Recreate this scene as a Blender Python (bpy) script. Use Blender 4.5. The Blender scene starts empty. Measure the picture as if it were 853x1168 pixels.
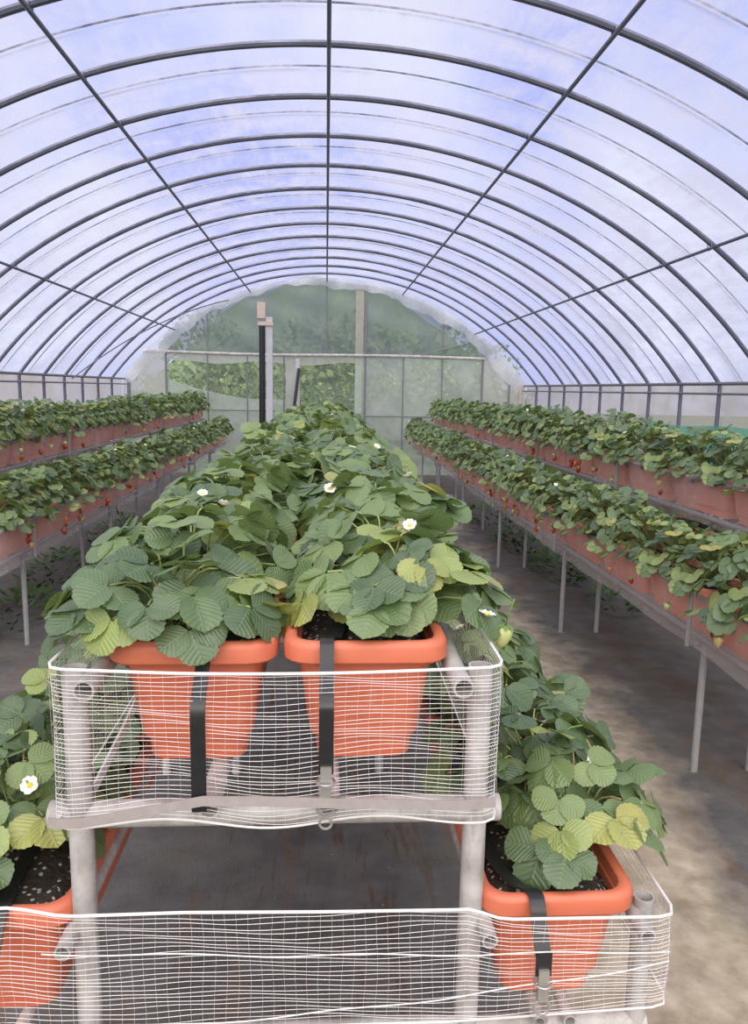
import bpy, math, random
import numpy as np
from mathutils import Matrix, Vector

S = bpy.context.scene
COL = S.collection
PI = math.pi
rng = np.random.default_rng(7)
random.seed(7)

# ------------------------------------------------------------------ helpers
class MB:
    """collects shapes that become ONE mesh"""
    def __init__(self):
        self.v = []; self.f = []; self.n = 0; self.uv = []; self.t = []
    def add(self, verts, faces, uv=None, tint=0.5):
        verts = np.asarray(verts, float).reshape(-1, 3)
        self.v.append(verts)
        o = self.n
        for fc in faces:
            self.f.append([i + o for i in fc])
        self.n += len(verts)
        self.uv.append(np.zeros((len(verts), 2)) if uv is None else np.asarray(uv, float))
        self.t.append(np.full(len(verts), tint) if np.isscalar(tint) else np.asarray(tint, float))
        return self
    def box(self, x0, x1, y0, y1, z0, z1):
        v = [(x, y, z) for x in (x0, x1) for y in (y0, y1) for z in (z0, z1)]
        f = [(0, 1, 3, 2), (4, 6, 7, 5), (0, 4, 5, 1), (2, 3, 7, 6), (0, 2, 6, 4), (1, 5, 7, 3)]
        return self.add(v, f)
    def tube(self, path, r, sides=8, cap=True, tint=0.5):
        p = np.asarray(path, float); n = len(p)
        rr = np.full(n, r) if np.isscalar(r) else np.asarray(r, float)
        tg = np.gradient(p, axis=0); tg /= np.linalg.norm(tg, axis=1)[:, None] + 1e-12
        ref = np.array([0, 0, 1.]) if abs(tg[0][2]) < .9 else np.array([1., 0, 0])
        vs = []; a = np.arange(sides) / sides * 2 * PI
        u = ref - tg[0] * np.dot(ref, tg[0]); u /= np.linalg.norm(u)
        for i in range(n):
            u = u - tg[i] * np.dot(u, tg[i]); u /= np.linalg.norm(u) + 1e-12
            w = np.cross(tg[i], u)
            vs.append(p[i] + rr[i] * (np.cos(a)[:, None] * u + np.sin(a)[:, None] * w))
        f = []
        for i in range(n - 1):
            for k in range(sides):
                k2 = (k + 1) % sides
                f.append((i * sides + k, i * sides + k2, (i + 1) * sides + k2, (i + 1) * sides + k))
        if cap:
            f.append(tuple(range(sides))[::-1]); f.append(tuple((n - 1) * sides + k for k in range(sides)))
        return self.add(np.concatenate(vs), f, tint=tint)
    def pipe(self, a, b, r, wall=0.003, sides=14):
        """an open-ended hollow pipe from a to b"""
        a = np.array(a, float); b = np.array(b, float); d = (b - a) / np.linalg.norm(b - a)
        ref = np.array([0, 0, 1.]) if abs(d[2]) < .9 else np.array([1., 0, 0])
        u = np.cross(d, ref); u /= np.linalg.norm(u); w = np.cross(d, u)
        t = np.arange(sides) / sides * 2 * PI
        ring = np.cos(t)[:, None] * u + np.sin(t)[:, None] * w
        prof = [(a + d * .06, r - wall), (a, r - wall), (a, r), (b, r), (b, r - wall), (b - d * .06, r - wall)]
        v = np.concatenate([c + ring * q for c, q in prof]); f = []
        for i in range(len(prof) - 1):
            for k in range(sides):
                k2 = (k + 1) % sides
                f.append((i * sides + k, (i + 1) * sides + k, (i + 1) * sides + k2, i * sides + k2))
        f.append(tuple(range(sides))); f.append(tuple(5 * sides + k for k in range(sides))[::-1])
        return self.add(v, f)
    def lathe(self, prof, c=(0, 0, 0), sides=12):
        v = []; f = []
        t = np.arange(sides) / sides * 2 * PI
        for r, z in prof:
            v += [(c[0] + r * math.cos(q), c[1] + r * math.sin(q), c[2] + z) for q in t]
        for i in range(len(prof) - 1):
            for k in range(sides):
                k2 = (k + 1) % sides
                f.append((i * sides + k, i * sides + k2, (i + 1) * sides + k2, (i + 1) * sides + k))
        f.append(tuple(range(sides))[::-1]); f.append(tuple((len(prof) - 1) * sides + k for k in range(sides)))
        return self.add(v, f)
    def torus(self, c, R, r, axis=0, n=18, m=6):
        p = []
        for k in range(n + 1):
            q = 2 * PI * k / n
            a, b = R * math.cos(q), R * math.sin(q)
            p.append([(c[0], c[1] + a, c[2] + b), (c[0] + a, c[1], c[2] + b), (c[0] + a, c[1] + b, c[2])][axis])
        return self.tube(p, r, m)
    def grid(self, P, uv=None, tint=0.5):
        """P: array (n,m,3)"""
        n, m, _ = P.shape
        f = [(i * m + j, (i + 1) * m + j, (i + 1) * m + j + 1, i * m + j + 1) for i in range(n - 1) for j in range(m - 1)]
        return self.add(P.reshape(-1, 3), f, uv, tint)
    def ribbon(self, path, side, w, th=0.0015):
        """flat band following path; side = the width direction"""
        p = np.asarray(path, float); s = np.asarray(side, float)
        tg = np.gradient(p, axis=0); tg /= np.linalg.norm(tg, axis=1)[:, None] + 1e-12
        nrm = np.cross(tg, s); nrm /= np.linalg.norm(nrm, axis=1)[:, None] + 1e-12
        c = [p - s * w / 2 - nrm * th / 2, p + s * w / 2 - nrm * th / 2, p + s * w / 2 + nrm * th / 2, p - s * w / 2 + nrm * th / 2]
        n = len(p); v = np.stack(c, 1).reshape(-1, 3); f = []
        for i in range(n - 1):
            for k in range(4):
                k2 = (k + 1) % 4
                f.append((i * 4 + k, i * 4 + k2, (i + 1) * 4 + k2, (i + 1) * 4 + k))
        f.append((3, 2, 1, 0)); f.append(tuple((n - 1) * 4 + k for k in range(4)))
        return self.add(v, f)
    def mesh(self, name, off=(0, 0, 0)):
        v = np.concatenate(self.v) - np.asarray(off, float)
        me = bpy.data.meshes.new(name)
        me.from_pydata(v.tolist(), [], self.f)
        uvs = np.concatenate(self.uv); tt = np.concatenate(self.t)
        ul = me.uv_layers.new(name='UVMap')
        li = np.empty(len(me.loops), dtype=np.int32); me.loops.foreach_get('vertex_index', li)
        ul.data.foreach_set('uv', uvs[li].astype(np.float32).ravel())
        at = me.attributes.new('tint', 'FLOAT', 'POINT'); at.data.foreach_set('value', tt.astype(np.float32))
        me.polygons.foreach_set('use_smooth', [self.smooth] * len(me.polygons))
        me.update()
        return me
    smooth = True

def put(name, mb, mat, parent=None, at=None, flat=False):
    """link a MB as one object; origin at its base unless a parent carries it"""
    if flat: mb.smooth = False
    if parent is not None:
        off = Vector((0, 0, 0)); q = parent
        while q is not None: off += q.location; q = q.parent
        me = mb.mesh(name, off); o = bpy.data.objects.new(name, me); o.parent = parent
    else:
        v = np.concatenate(mb.v)
        if at is None:
            c = (v.min(0) + v.max(0)) / 2; at = (c[0], c[1], v[:, 2].min())
        me = mb.mesh(name, at); o = bpy.data.objects.new(name, me); o.location = at
    me.materials.append(mat); COL.objects.link(o)
    if not flat:
        smooth_by_angle(me)
    return o

def smooth_by_angle(me, ang=math.radians(42)):
    me.update()
    import bmesh
    bm = bmesh.new(); bm.from_mesh(me)
    for e in bm.edges:
        if len(e.link_faces) == 2 and e.calc_face_angle(0) > ang: e.smooth = False
    bm.to_mesh(me); bm.free()

def child(name, mesh, parent, mat=None, loc=(0, 0, 0), rot=(0, 0, 0), scale=1.0):
    o = bpy.data.objects.new(name, mesh); o.parent = parent; o.location = loc; o.rotation_euler = rot
    o.scale = (scale,) * 3 if np.isscalar(scale) else scale
    COL.objects.link(o); return o

def empty(name, loc):
    o = bpy.data.objects.new(name, None); o.location = loc; o.empty_display_size = .1
    COL.objects.link(o); return o

def tag(o, label, cat, group=None):
    o['label'] = label; o['category'] = cat
    if group: o['group'] = group
    return o

def struct(o):
    o['kind'] = 'structure'; return o

def copy_tree(o, parent=None):
    c = o.copy(); COL.objects.link(c)
    if parent is not None: c.parent = parent
    for ch in list(o.children): copy_tree(ch, c)
    return c

ORD = 'zeroth first second third fourth fifth sixth seventh eighth ninth tenth eleventh twelfth thirteenth fourteenth fifteenth sixteenth seventeenth eighteenth nineteenth twentieth'.split()

# ------------------------------------------------------------------ materials
class NT:
    def __init__(self, name):
        self.m = bpy.data.materials.new(name); self.m.use_nodes = True
        self.t = self.m.node_tree; self.t.nodes.clear()
        self.out = self.n('ShaderNodeOutputMaterial')
    def n(self, typ, **kw):
        nd = self.t.nodes.new(typ)
        for k, v in kw.items(): setattr(nd, k, v)
        return nd
    def l(self, a, b): self.t.links.new(a, b)
    def set(self, sock, val):
        if hasattr(val, 'is_output'): self.l(val, sock)
        else:
            if isinstance(val, (tuple, list)) and len(val) == 3 and sock.type == 'RGBA': val = (*val, 1)
            sock.default_value = val
    def math(self, op, a, b=0.0, c=0.0):
        nd = self.n('ShaderNodeMath', operation=op)
        for s, v in zip(nd.inputs, (a, b, c)): self.set(s, v)
        return nd.outputs[0]
    def noise(self, vec, scale, detail=3, rough=.55, dist=0.0):
        nd = self.n('ShaderNodeTexNoise'); self.set(nd.inputs['Vector'], vec)
        nd.inputs['Scale'].default_value = scale; nd.inputs['Detail'].default_value = detail
        nd.inputs['Roughness'].default_value = rough; nd.inputs['Distortion'].default_value = dist
        return nd.outputs['Fac']
    def ramp(self, fac, stops, interp='LINEAR'):
        nd = self.n('ShaderNodeValToRGB'); self.set(nd.inputs[0], fac)
        cr = nd.color_ramp; cr.interpolation = interp
        while len(cr.elements) < len(stops): cr.elements.new(.5)
        for e, (p, c) in zip(cr.elements, stops):
            e.position = p; e.color = (*c, 1) if len(c) == 3 else c
        return nd.outputs['Color']
    def remap(self, fac, a, b, lo=0.0, hi=1.0):
        nd = self.n('ShaderNodeMapRange'); nd.clamp = True
        self.set(nd.inputs[0], fac)
        for i, v in zip((1, 2, 3, 4), (a, b, lo, hi)): nd.inputs[i].default_value = v
        return nd.outputs[0]
    def mix(self, fac, a, b):
        nd = self.n('ShaderNodeMix', data_type='RGBA')
        self.set(nd.inputs[0], fac); self.set(nd.inputs[6], a); self.set(nd.inputs[7], b)
        return nd.outputs[2]
    def obj(self): return self.n('ShaderNodeTexCoord').outputs['Object']
    def pos(self): return self.n('ShaderNodeNewGeometry').outputs['Position']
    def uvm(self): return self.n('ShaderNodeTexCoord').outputs['UV']
    def scl(self, vec, s):
        nd = self.n('ShaderNodeMapping'); self.set(nd.inputs[0], vec); nd.inputs['Scale'].default_value = s
        return nd.outputs[0]
    def bump(self, h, strength=.3, dist=.01):
        nd = self.n('ShaderNodeBump'); self.set(nd.inputs['Height'], h)
        nd.inputs['Strength'].default_value = strength; nd.inputs['Distance'].default_value = dist
        return nd.outputs[0]
    def bsdf(self, color, rough=.5, normal=None, metal=0.0, spec=.5):
        nd = self.n('ShaderNodeBsdfPrincipled'); self.set(nd.inputs['Base Color'], color)
        self.set(nd.inputs['Roughness'], rough); nd.inputs['Metallic'].default_value = metal
        nd.inputs['Specular IOR Level'].default_value = spec
        if normal is not None: self.l(normal, nd.inputs['Normal'])
        return nd.outputs[0]
    def mixs(self, fac, a, b):
        nd = self.n('ShaderNodeMixShader'); self.set(nd.inputs[0], fac); self.l(a, nd.inputs[1]); self.l(b, nd.inputs[2])
        return nd.outputs[0]
    def done(self, sh): self.l(sh, self.out.inputs['Surface']); return self.m

def mat_simple(name, c, rough=.5, var=.15, scale=20, metal=0.0, bump=.1, spec=.5):
    t = NT(name); f = t.noise(t.obj(), scale, 4)
    a = tuple(x * (1 - var) for x in c); b = tuple(min(1, x * (1 + var)) for x in c)
    col = t.mix(f, a, b)
    return t.done(t.bsdf(col, rough, t.bump(f, bump, .003), metal, spec))

def mat_planter(name='terracotta_plastic', c0=(.57, .140, .072), c1=(.70, .195, .105)):
    t = NT(name); p = t.obj()
    f = t.noise(p, 9, 4); g = t.noise(t.scl(p, (120, 120, 25)), 1, 2)
    col = t.mix(f, c0, c1)
    col = t.mix(t.remap(t.noise(p, 40, 3), .62, .8, 0, .35), col, (.62, .36, .26))
    return t.done(t.bsdf(col, t.remap(f, .3, .7, .38, .52), t.bump(g, .12, .002)))

def mat_leaf():
    t = NT('strawberry_leaf'); uv = t.uvm()
    sp = t.n('ShaderNodeSeparateXYZ'); t.l(uv, sp.inputs[0])
    u, v = sp.outputs[0], sp.outputs[1]
    av = t.math('ABSOLUTE', v)
    ph = t.math('SUBTRACT', t.math('MULTIPLY', u, 7.5), t.math('MULTIPLY', av, 2.6))
    tri = t.math('PINGPONG', ph, .5)                       # 0 at a side vein, .5 between
    vein = t.remap(tri, 0.0, .12, 1.0, 0.0)
    mid = t.remap(av, 0.0, .07, 1.0, 0.0)
    vm = t.math('MAXIMUM', vein, mid)
    at = t.n('ShaderNodeAttribute'); at.attribute_name = 'tint'; tint = at.outputs['Fac']
    base = t.ramp(tint, [(0, (.062, .112, .045)), (.3, (.118, .195, .078)), (.6, (.195, .285, .095)), (.85, (.33, .41, .11)), (1, (.52, .47, .12))])
    n1 = t.noise(t.obj(), 35, 3)
    base = t.mix(t.remap(n1, .35, .75, 0, .38), base, (.23, .285, .185))
    col = t.mix(t.math('MULTIPLY', vm, .22), base, (.36, .44, .24))
    h = t.math('ADD', t.math('MULTIPLY', t.math('SMOOTH_MIN', tri, .35, .1), 2.0), t.math('MULTIPLY', mid, -.6))
    nrm = t.bump(h, .38, .003)
    b = t.bsdf(col, t.remap(n1, .3, .7, .30, .50), nrm, 0, .7)
    tr = t.n('ShaderNodeBsdfTranslucent'); t.l(t.mix(.5, col, (.36, .50, .07)), tr.inputs[0])
    return t.done(t.mixs(.26, b, tr.outputs[0]))

def mat_stalk():
    t = NT('leaf_stalk'); at = t.n('ShaderNodeAttribute'); at.attribute_name = 'tint'
    col = t.ramp(at.outputs['Fac'], [(0, (.16, .22, .07)), (.6, (.30, .36, .13)), (1, (.42, .26, .13))])
    return t.done(t.bsdf(col, .5))

def mat_pipe():
    t = NT('dusty_white_pipe'); p = t.obj()
    a = t.noise(p, 16, 5, .65); c = t.noise(t.scl(p, (60, 60, 9)), 1, 4)
    col = t.ramp(a, [(.34, (.30, .28, .26)), (.5, (.43, .41, .39)), (.68, (.55, .53, .51))])
    col = t.mix(t.remap(c, .56, .70, 0, .55), col, (.27, .235, .20))
    return t.done(t.bsdf(col, .5, t.bump(a, .15, .003)))

def mat_soil():
    t = NT('potting_soil'); p = t.obj()
    n = t.noise(p, 90, 4)
    vo = t.n('ShaderNodeTexVoronoi'); t.l(p, vo.inputs['Vector']); vo.inputs['Scale'].default_value = 95
    sp = t.remap(vo.outputs['Distance'], .26, .36, 1, 0)
    pick = t.n('ShaderNodeSeparateColor'); t.l(vo.outputs['Color'], pick.inputs[0])
    sel = t.math('MULTIPLY', sp, t.math('GREATER_THAN', pick.outputs[0], .45))
    col = t.mix(n, (.014, .011, .009), (.060, .045, .036))
    col = t.mix(sel, col, (.52, .49, .45))
    return t.done(t.bsdf(col, .9, t.bump(n, .9, .01)))

def mat_berry():
    t = NT('ripe_fruit'); p = t.obj()
    vo = t.n('ShaderNodeTexVoronoi'); t.l(p, vo.inputs['Vector']); vo.inputs['Scale'].default_value = 190
    seed = t.remap(vo.outputs['Distance'], .18, .28, 1, 0)
    oi = t.n('ShaderNodeObjectInfo')
    col = t.ramp(oi.outputs['Random'], [(0, (.26, .018, .014)), (.5, (.40, .030, .018)), (.68, (.52, .13, .05)), (.8, (.50, .42, .18)), (1, (.42, .48, .22))])
    col = t.mix(t.math('MULTIPLY', seed, .6), col, (.75, .55, .2))
    return t.done(t.bsdf(col, .3, t.bump(seed, -.3, .002)))

def mat_film(name, trans, white, tint=(1, 1, 1), var=.2, scale=2.0, stretch=(1, 1, 1), gloss=.06, thru=.75):
    """plastic sheet: part clear, part milky"""
    t = NT(name); p = t.scl(t.pos(), stretch)
    n = t.noise(p, scale, 5, .6, .6); n2 = t.noise(t.scl(t.pos(), (stretch[0] * 6, stretch[1] * 1.3, stretch[2] * 6)), scale * 1.2, 3, .6)
    k = t.math('ADD', t.math('MULTIPLY', n, .7), t.math('MULTIPLY', n2, .3))
    fac = t.remap(k, .385, .615, max(0, trans - var), min(1, trans + var))
    tl = t.n('ShaderNodeBsdfTranslucent'); t.set(tl.inputs[0], white)
    df = t.n('ShaderNodeBsdfDiffuse'); t.set(df.inputs[0], white)
    milk = t.mixs(thru, df.outputs[0], tl.outputs[0])
    gl = t.n('ShaderNodeBsdfGlossy'); gl.inputs['Roughness'].default_value = .35; t.set(gl.inputs[0], (1, 1, 1))
    milk = t.mixs(gloss, milk, gl.outputs[0])
    cl = t.n('ShaderNodeBsdfTransparent'); t.set(cl.inputs[0], tint)
    return t.done(t.mixs(fac, milk, cl.outputs[0]))

def mat_floor():
    t = NT('weed_mat_and_dirt'); p = t.pos()
    sp = t.n('ShaderNodeSeparateXYZ'); t.l(p, sp.inputs[0]); X, Y = sp.outputs[0], sp.outputs[1]
    weave = t.noise(t.scl(p, (260, 30, 1)), 1, 2)
    n1 = t.noise(p, 1.6, 5, .62); n2 = t.noise(p, 7, 5, .6); n3 = t.noise(t.scl(p, (8, .8, 1)), 1.3, 4)
    fab = t.ramp(n2, [(.3, (.066, .063, .061)), (.7, (.138, .131, .124))])
    fab = t.mix(t.math('MULTIPLY', weave, .3), fab, (.085, .083, .08))
    # long seams and rusty brown streaks in the fabric between the legs
    fab = t.mix(t.remap(n3, .56, .66, 0, .7), fab, (.135, .085, .048))
    fab = t.mix(t.remap(n1, .5, .66, 0, .75), fab, (.145, .128, .105))
    # trodden sandy earth lying over the mat in the near aisle
    ax = t.math('ABSOLUTE', t.math('SUBTRACT', X, t.math('ADD', .98, t.math('MULTIPLY', t.math('SUBTRACT', Y, 2), .07))))
    band = t.remap(ax, .15, .75, 1, 0)
    near = t.remap(Y, 2.2, 6.0, 1.0, .50)
    m = t.math('ADD', t.math('MULTIPLY', t.math('MULTIPLY', band, near), .55), t.math('MULTIPLY', n1, .62))
    m = t.math('ADD', m, t.math('MULTIPLY', n2, .16))
    sand = t.ramp(t.noise(p, 11, 5), [(.3, (.27, .215, .145)), (.55, (.42, .355, .255)), (.75, (.53, .46, .35))])
    col = t.mix(t.remap(m, .60, .83, 0, .94), fab, sand)
    # bare brown earth strip under the racks
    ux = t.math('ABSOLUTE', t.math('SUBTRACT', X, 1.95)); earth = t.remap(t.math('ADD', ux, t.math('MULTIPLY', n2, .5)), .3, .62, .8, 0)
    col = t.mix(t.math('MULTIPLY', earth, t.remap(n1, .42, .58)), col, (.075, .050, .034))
    moss = t.math('MULTIPLY', t.remap(t.noise(p, 2.3, 4), .55, .7), .35)
    col = t.mix(moss, col, (.11, .115, .055))
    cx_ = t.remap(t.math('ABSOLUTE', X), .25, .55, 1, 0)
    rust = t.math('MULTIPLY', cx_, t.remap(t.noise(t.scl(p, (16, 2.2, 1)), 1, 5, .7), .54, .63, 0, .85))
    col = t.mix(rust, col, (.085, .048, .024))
    spk = t.math('MULTIPLY', t.remap(t.noise(p, 70, 1), .77, .80, 0, .8), cx_)
    col = t.mix(spk, col, (.45, .44, .42))
    return t.done(t.bsdf(col, .9, t.bump(t.math('ADD', n2, t.math('MULTIPLY', weave, .25)), .5, .02)))

def mat_net_sheet():
    t = NT('fine_net'); p = t.pos()
    n = t.noise(p, 4, 4)
    fac = t.remap(n, .3, .7, .64, .86)
    df = t.n('ShaderNodeBsdfDiffuse'); t.set(df.inputs[0], (.84, .79, .77))
    tl = t.n('ShaderNodeBsdfTranslucent'); t.set(tl.inputs[0], (.84, .79, .77))
    cl = t.n('ShaderNodeBsdfTransparent')
    return t.done(t.mixs(fac, t.mixs(.4, df.outputs[0], tl.outputs[0]), cl.outputs[0]))

def mat_tree():
    t = NT('tree_leaf'); at = t.n('ShaderNodeAttribute'); at.attribute_name = 'tint'
    col = t.ramp(at.outputs['Fac'], [(0, (.06, .11, .03)), (.5, (.17, .26, .08)), (1, (.36, .45, .15))])
    b = t.bsdf(col, .6); tr = t.n('ShaderNodeBsdfTranslucent'); t.l(col, tr.inputs[0])
    return t.done(t.mixs(.3, b, tr.outputs[0]))

M = dict(
    planter=mat_planter(), faded_lit=mat_planter('faded_lit_terracotta', (.80, .27, .165), (.90, .36, .25)), leaf=mat_leaf(), stalk=mat_stalk(), soil=mat_soil(), berry=mat_berry(), tree=mat_tree(),
    floor=mat_floor(), sheet=mat_net_sheet(),
    steel=mat_simple('galvanised_steel', (.17, .175, .235), .45, .2, 30, .35),
    rail=mat_simple('weathered_rail', (.22, .22, .235), .5, .2, 25, .3),
    pvc=mat_pipe(),
    pole=mat_simple('grey_rack_pipe', (.30, .30, .30), .5, .25, 30),
    cord=mat_simple('white_net_thread', (.78, .74, .72), .6, .05, 50),
    strap=mat_simple('grey_elastic', (.30, .265, .245), .7, .2, 60),
    black=mat_simple('black_hose', (.017, .017, .018), .33, .4, 60),
    metal=mat_simple('clamp_metal', (.50, .49, .46), .35, .2, 60, .7),
    petal=mat_simple('white_petal', (.86, .86, .83), .5, .05, 60),
    yellow=mat_simple('yellow_pistil', (.72, .55, .06), .6, .2, 200),
    calyx=mat_simple('calyx', (.13, .22, .05), .5, .2, 80),
    bark=mat_simple('bark', (.11, .085, .06), .9, .3, 12),
    grass=mat_simple('outside_grass', (.085, .13, .04), .9, .4, 3),
    concrete=mat_simple('pale_post', (.50, .50, .53), .7, .12, 15),
    wood=mat_simple('pale_board', (.58, .47, .40), .7, .15, 20),
    hill=mat_simple('wooded_hill', (.10, .15, .075), .9, .45, 2.2),
    unripe=mat_simple('unripe_fruit', (.52, .55, .22), .4, .25, 120),
    weed=mat_simple('weed_leaf', (.060, .125, .030), .6, .45, 25),
    white=mat_simple('white_tape', (.62, .60, .58), .6, .1, 15),
    roof=mat_film('roof_film', .58, (.46, .475, .60), (.88, .91, 1.0), .38, 2.1, (1.0, .8, 1.0)),
    side=mat_film('side_film', .22, (.56, .51, .50), (.95, .93, .93), .14, 1.6),
    endgreen=mat_film('end_upper_film', .27, (.30, .34, .335), (.80, .88, .86), .12, 2.0, (1, 1, .5), thru=.8),
    endpale=mat_film('end_pale_film', .30, (.80, .82, .74), (.93, .97, .92), .14, 1.4),
    endthin=mat_film('end_thin_film', .78, (.80, .85, .76), (.97, 1, .97), .06, 2.5),
    endbeige=mat_film('end_beige_film', .20, (.80, .77, .68), (.95, .95, .9), .12, 1.6),
    flap=mat_film('loose_film', .25, (.90, .89, .91), (.95, .95, 1), .15, 2.5),
    greennet=mat_film('green_net', .35, (.22, .66, .48), (.6, .9, .8), .12, 6),
)

# ------------------------------------------------------------------ camera
f_px, W_px, H_px = 870.0, 853.0, 1168.0
cam = bpy.data.cameras.new('camera'); co = bpy.data.objects.new('camera', cam); COL.objects.link(co); S.camera = co
cam.sensor_fit = 'VERTICAL'; cam.sensor_height = 36.0; cam.lens = 36.0 * f_px / H_px
cam.clip_start = .02; cam.clip_end = 300
EYE = 1.6
d = np.array([(372 - 426.5) / f_px, (443 - 584) / f_px, 1.0]); d /= np.linalg.norm(d)     # tunnel axis seen from the lens (x right, y down)
r_ = math.radians(.45); up = np.array([math.sin(r_), -math.cos(r_), 0]); up -= d * np.dot(up, d); up /= np.linalg.norm(up)
right = np.cross(d, up)
A = np.array([right, d, up])            # rows: world axes in lens frame
R = Matrix(((A[0][0], -A[0][1], -A[0][2]), (A[1][0], -A[1][1], -A[1][2]), (A[2][0], -A[2][1], -A[2][2])))
co.matrix_world = Matrix.Translation((0, 0, EYE)) @ R.to_4x4()

# ------------------------------------------------------------------ the tunnel
END = 14.42
XW = 3.72; ZE = 1.70; ZA = 3.55; XC = .03
Rr = (XW ** 2 + (ZA - ZE) ** 2) / (2 * (ZA - ZE)); ZC = ZA - Rr
A0 = math.asin(XW / Rr)
def arch(a, dr=0.0): return XC + (Rr + dr) * math.sin(a), ZC + (Rr + dr) * math.cos(a)
def archz(x, dr=0.0): return ZC + math.sqrt((Rr + dr) ** 2 - (x - XC) ** 2)

# floor and ground
b = MB(); b.grid(np.array([[(x, y, 0) for y in np.linspace(-3, 14.6, 40)] for x in np.linspace(-4.2, 4.2, 20)]))
o = struct(put('floor', b, M['floor'], at=(0, 0, 0)))
b = MB(); b.box(-40, 40, -40, 60, -.12, -.03)
struct(put('ground', b, M['grass'], flat=True))

# roof film
rows = []
ys = np.linspace(-2.4, END, 90); aa = np.linspace(-A0, A0, 61)
P = np.zeros((len(ys), len(aa), 3))
for i, y in enumerate(ys):
    sag = -.012 * abs(math.sin(PI * (y - 3.95) / .803))
    for j, a in enumerate(aa):
        x, z = arch(a, .03 + sag); P[i, j] = (x, y, z)
b = MB(); b.grid(P); struct(put('ceiling', b, M['roof']))
# side walls of film
for s, nm in ((-1, 'wall_left'), (1, 'wall_right')):
    b = MB(); yy = np.linspace(-2.4, END, 60); zz = np.linspace(0, ZE, 7)
    b.grid(np.array([[(XC + s * (XW + .03 + .01 * math.sin(y * 5 + z * 3)), y, z) for z in zz] for y in yy]))
    struct(put(nm, b, M['side']))

# hoops
HY = [3.95 + .803 * k for k in range(13)]
for k, y in enumerate(HY):
    b = MB(); b.tube([(arch(a)[0], y, arch(a)[1]) for a in np.linspace(-A0, A0, 72)], .0205, 8)
    h = put('roof_hoop', b, M['steel'])
    tag(h, f'{ORD[k + 1]} grey steel roof hoop counting from the near end of the tunnel', 'hoop', 'roof hoops of the tunnel')
    for s in (-1, 1):
        q = MB(); q.tube([(XC + s * XW, y, ZE + .02), (XC + s * XW, y, 0)], .0205, 8); put('leg', q, M['steel'], h)
# film straps between the hoops
for k in range(11):
    y = HY[k] - .40
    b = MB(); b.tube([(arch(a, .038)[0], y + .10 * math.sin(a * .6), arch(a, .038)[1]) for a in np.linspace(-A0, A0, 60)], .0055, 5)
    tag(put('film_strap', b, M['steel']), f'thin dark strap over the roof film just before the {ORD[k + 1]} roof hoop', 'strap', 'straps over the roof film')
# purlins
def purlin(a, y0, y1, label, r=.0125):
    x, z = arch(a, -.034); b = MB(); b.tube([(x, y, z) for y in np.linspace(y0, y1, 24)], r, 8)
    p = put('purlin', b, M['steel']); tag(p, label, 'purlin', 'purlins under the roof hoops')
    for y in HY:
        if y0 < y < y1:
            c = MB(); c.torus((x, y, z + .017), .03, .0035, 0, 14, 5); put('clip', c, M['steel'], p)
pa = lambda X: math.asin((X - XC) / Rr)
purlin(pa(.0), 3.0, END - .1, 'grey steel purlin along the ridge of the roof')
purlin(pa(-1.39), 3.0, END - .1, 'grey steel purlin high on the roof slope, left of the ridge')
purlin(pa(1.39), 3.0, END - .1, 'grey steel purlin high on the roof slope, right of the ridge')
purlin(pa(-2.76), 5.5, END - .1, 'lower grey purlin on the roof slope above the left rack')
purlin(pa(2.76), 4.6, END - .1, 'lower grey purlin on the roof slope above the right rack')
for s, nm in ((-1, 'left'), (1, 'right')):
    for z, r, lv in ((ZE + .01, .017, 'upper'), (ZE - .085, .011, 'lower')):
        b = MB(); b.tube([(XC + s * (XW - .03), y, z) for y in np.linspace(2.5, END, 20)], r, 8)
        tag(put('eave_rail', b, M['rail']), f'{lv} grey pipe rail along the foot of the {nm} roof slope', 'rail')
# wind brace, far left
b = MB(); b.tube([(arch(-A0 + (A0 - .40) * t, -.045)[0], 11.4 + 2.9 * t, arch(-A0 + (A0 - .40) * t, -.045)[1]) for t in np.linspace(0, 1, 24)], .010, 6)
tag(put('wind_brace', b, M['steel']), 'thin diagonal wind brace crossing the hoops at the far left corner', 'brace')

# green shade netting along the foot of the far side wall
b = MB(); b.grid(np.array([[(XC + XW - .06 + .012 * math.sin(y * 9), y, z) for z in (.8, 1.05, 1.30 + .02 * math.sin(y * 3))] for y in np.linspace(4.6, 8.6, 40)]))
tag(put('shade_netting', b, M['greennet']), 'strip of green netting low along the right side wall', 'netting')

# ------------------------------------------------------------------ end wall
wall = struct(empty('wall_back', (0, END, 0)))
def panel(name, poly_top, poly_bot, mat, n=40, m=12, y=END, wrinkle=.02, seed=0):
    """sheet between two height functions over x0..x1"""
    (x0, x1, ft), fb = poly_top, poly_bot
    xs = np.linspace(x0, x1, n); P = np.zeros((n, m, 3))
    for i, x in enumerate(xs):
        a, c = fb(x), max(ft(x), fb(x) + .001)
        for j in range(m):
            z = a + (c - a) * j / (m - 1)
            P[i, j] = (x, y + wrinkle * math.sin(x * 6 + z * 4 + seed) * math.sin(x * 2.3 - z * 7 + seed), z)
    b = MB(); b.grid(P); return put(name, b, mat, wall)
c0 = lambda v: (lambda x: v)
ZB = 2.20
def ragged(x):
    u = abs(x - XC)
    return archz(x, .0) - (.07 + .035 * u + .05 * abs(math.sin(x * 5.1 + .6)) + .035 * math.sin(x * 13))
panel('upper_film', (-3.05, 3.05, lambda x: archz(x, -.02)), c0(ZB), M['endgreen'], 90, 14)
panel('hanging_film', (-2.9, .6, c0(ZB)), lambda x: 2.04 + .03 * math.sin(x * 4), M['endbeige'], 50, 4, seed=1)
panel('thin_film', (-2.9, -.75, c0(2.1)), c0(1.1), M['endthin'], 30, 8, y=END + .03, seed=2)
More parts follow.
